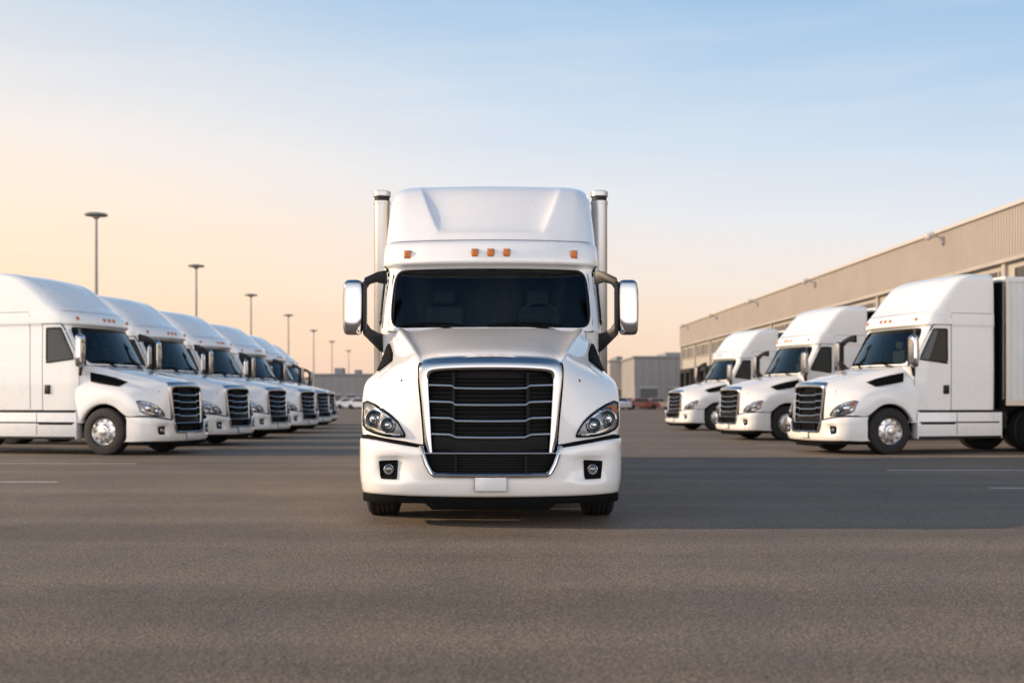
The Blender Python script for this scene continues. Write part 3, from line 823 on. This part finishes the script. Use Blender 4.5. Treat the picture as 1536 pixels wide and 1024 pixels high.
cars = [car((.30,.06,.04), 'red car parked by the distant buildings'), car((.05,.05,.06), 'dark car parked by the distant buildings'),
        car((.6,.6,.6), 'white car parked by the distant buildings'), car((.28,.13,.06), 'orange car parked by the distant buildings')]
spots = [(17.2,155,0,90),(19.8,158,3,80),(22.5,160,1,95),(15.0,165,1,60),(20.8,168,2,90),(13.8,150,2,10),(-20.5,160,2,85),(-17.2,165,1,100),(-23.5,170,2,90),(17.6,172,0,90)]
used = set()
for x, y, k_, a in spots:
    src = cars[k_]; c = src if k_ not in used else copy_tree(src); used.add(k_)
    c.location = (x+SK*y, y, 0); c.rotation_euler[2] = R(a)

# ------------------------------------------------------------ world
SE = 20.0
w = bpy.data.worlds.new('World'); scene.world = w; w.use_nodes = True
nt = w.node_tree; nt.nodes.clear()
out = nt.nodes.new('ShaderNodeOutputWorld'); bg = nt.nodes.new('ShaderNodeBackground'); nt.links.new(bg.outputs[0], out.inputs[0])
sky = nt.nodes.new('ShaderNodeTexSky'); sky.sky_type = 'NISHITA'; sky.sun_disc = False
sky.sun_elevation = R(SE); sky.sun_rotation = R(270); sky.dust_density = 2.0
tc = nt.nodes.new('ShaderNodeTexCoord'); sp = nt.nodes.new('ShaderNodeSeparateXYZ'); nt.links.new(tc.outputs['Generated'], sp.inputs[0])
def math_(op, a, b=None, c=None):
    q = nt.nodes.new('ShaderNodeMath'); q.operation = op
    for i, s in enumerate((a, b, c)):
        if s is None: continue
        if isinstance(s, (int, float)): q.inputs[i].default_value = s
        else: nt.links.new(s, q.inputs[i])
    return q.outputs[0]
X, Y, Z = sp.outputs
sh = math_('MULTIPLY_ADD', X, .10, 0.0)
zz = math_('ADD', Z, sh); zz = math_('MAXIMUM', zz, 0.0)
zz = math_('MINIMUM', zz, math_('ADD', Z, .05))
mpn = nt.nodes.new('ShaderNodeMapping'); mpn.inputs['Scale'].default_value = (1.6, 1.6, 12); mpn.inputs['Rotation'].default_value = (0, .07, 0); nt.links.new(tc.outputs['Generated'], mpn.inputs[0])
cn = nt.nodes.new('ShaderNodeTexNoise'); cn.inputs['Scale'].default_value = 1.5; cn.inputs['Detail'].default_value = 6; cn.inputs['Roughness'].default_value = .55
nt.links.new(mpn.outputs[0], cn.inputs['Vector'])
zz = math_('ADD', zz, math_('MULTIPLY', math_('SUBTRACT', cn.outputs[0], .5), .06))
cr = nt.nodes.new('ShaderNodeValToRGB'); nt.links.new(zz, cr.inputs[0])
stops = [(0,(.92,.65,.52)),(.04,(1.0,.73,.55)),(.085,(1.02,.82,.66)),(.125,(.98,.86,.77)),(.17,(.88,.88,.90)),(.225,(.71,.80,.91)),(.28,(.54,.70,.88)),(.34,(.37,.58,.83)),(.5,(.20,.38,.62)),(.7,(.10,.22,.42)),(1,(.06,.14,.30))]
el = cr.color_ramp.elements; el[0].position = 0; el[0].color = (*stops[0][1], 1); el[1].position = 1; el[1].color = (*stops[-1][1], 1)
for p, c in stops[1:-1]:
    e = el.new(p); e.color = (*c, 1)
ws_ = nt.nodes.new('ShaderNodeMapping'); ws_.inputs['Scale'].default_value = (2.2, 2.2, 17); ws_.inputs['Rotation'].default_value = (0, -.12, .3); nt.links.new(tc.outputs['Generated'], ws_.inputs[0])
wn_ = nt.nodes.new('ShaderNodeTexNoise'); wn_.inputs['Scale'].default_value = 2.2; wn_.inputs['Detail'].default_value = 7; wn_.inputs['Roughness'].default_value = .6; nt.links.new(ws_.outputs[0], wn_.inputs['Vector'])
wr = nt.nodes.new('ShaderNodeMapRange'); wr.inputs[1].default_value = .5; wr.inputs[2].default_value = .8; wr.inputs[3].default_value = 0; wr.inputs[4].default_value = .22; nt.links.new(wn_.outputs[0], wr.inputs[0])
mw = nt.nodes.new('ShaderNodeMix'); mw.data_type = 'RGBA'; nt.links.new(wr.outputs[0], mw.inputs['Factor']); nt.links.new(cr.outputs[0], mw.inputs['A']); mw.inputs['B'].default_value = (.95, .90, .87, 1)
wf = math_('MULTIPLY', math_('MAXIMUM', math_('MULTIPLY', X, -1.0), 0.0), math_('SUBTRACT', 1.0, math_('MINIMUM', math_('MULTIPLY', math_('MAXIMUM', Z, 0.0), 2.2), 1.0)))
mx = nt.nodes.new('ShaderNodeMix'); mx.data_type = 'RGBA'; nt.links.new(math_('MULTIPLY', wf, .95), mx.inputs['Factor'])
nt.links.new(mw.outputs['Result'], mx.inputs['A']); mx.inputs['B'].default_value = (1.50, 1.06, .64, 1)
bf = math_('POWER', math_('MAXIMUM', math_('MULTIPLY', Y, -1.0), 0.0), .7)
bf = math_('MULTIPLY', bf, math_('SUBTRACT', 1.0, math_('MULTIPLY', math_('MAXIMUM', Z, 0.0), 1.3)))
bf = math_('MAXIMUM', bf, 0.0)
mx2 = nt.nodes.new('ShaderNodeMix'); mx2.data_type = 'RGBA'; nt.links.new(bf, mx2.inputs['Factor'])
nt.links.new(mx.outputs['Result'], mx2.inputs['A']); mx2.inputs['B'].default_value = (2.95, 2.77, 2.72, 1)  # bright sky glow added behind the camera to light the truck fronts
sc = nt.nodes.new('ShaderNodeVectorMath'); sc.operation = 'SCALE'; sc.inputs['Scale'].default_value = .12; nt.links.new(sky.outputs[0], sc.inputs[0])
mx3 = nt.nodes.new('ShaderNodeMix'); mx3.data_type = 'RGBA'; mx3.inputs['Factor'].default_value = .06
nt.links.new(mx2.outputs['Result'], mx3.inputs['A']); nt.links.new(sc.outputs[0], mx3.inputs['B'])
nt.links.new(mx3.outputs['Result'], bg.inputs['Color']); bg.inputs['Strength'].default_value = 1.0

sd = bpy.data.lights.new('sun', 'SUN'); sd.energy = 5.0; sd.angle = R(1.0); sd.color = (1.0, .76, .52)
so = bpy.data.objects.new('sun', sd); COL.objects.link(so)
tosun = Vector((-math.cos(R(SE)), math.cos(R(SE))*math.sin(R(1.0)), math.sin(R(SE))))
so.rotation_euler = tosun.to_track_quat('Z', 'Y').to_euler(); so.location = (-40, 10, 20)

# ------------------------------------------------------------ camera
cd = bpy.data.cameras.new('camera'); co = bpy.data.objects.new('camera', cd); COL.objects.link(co)
cd.sensor_width = 36; cd.lens = 36*1760/1536; cd.shift_y = 88/1536; cd.shift_x = 32/1536
co.location = (0, 0, 1.2); co.rotation_euler = (R(90), 0, 0)
cd.clip_start = .1; cd.clip_end = 5000
cd.dof.use_dof = True; cd.dof.focus_distance = 10.8; cd.dof.aperture_fstop = 1.6
scene.camera = co
scene.view_settings.view_transform = 'Standard'
try: scene.view_settings.look = 'None'
except Exception: pass
scene.view_settings.exposure = 0
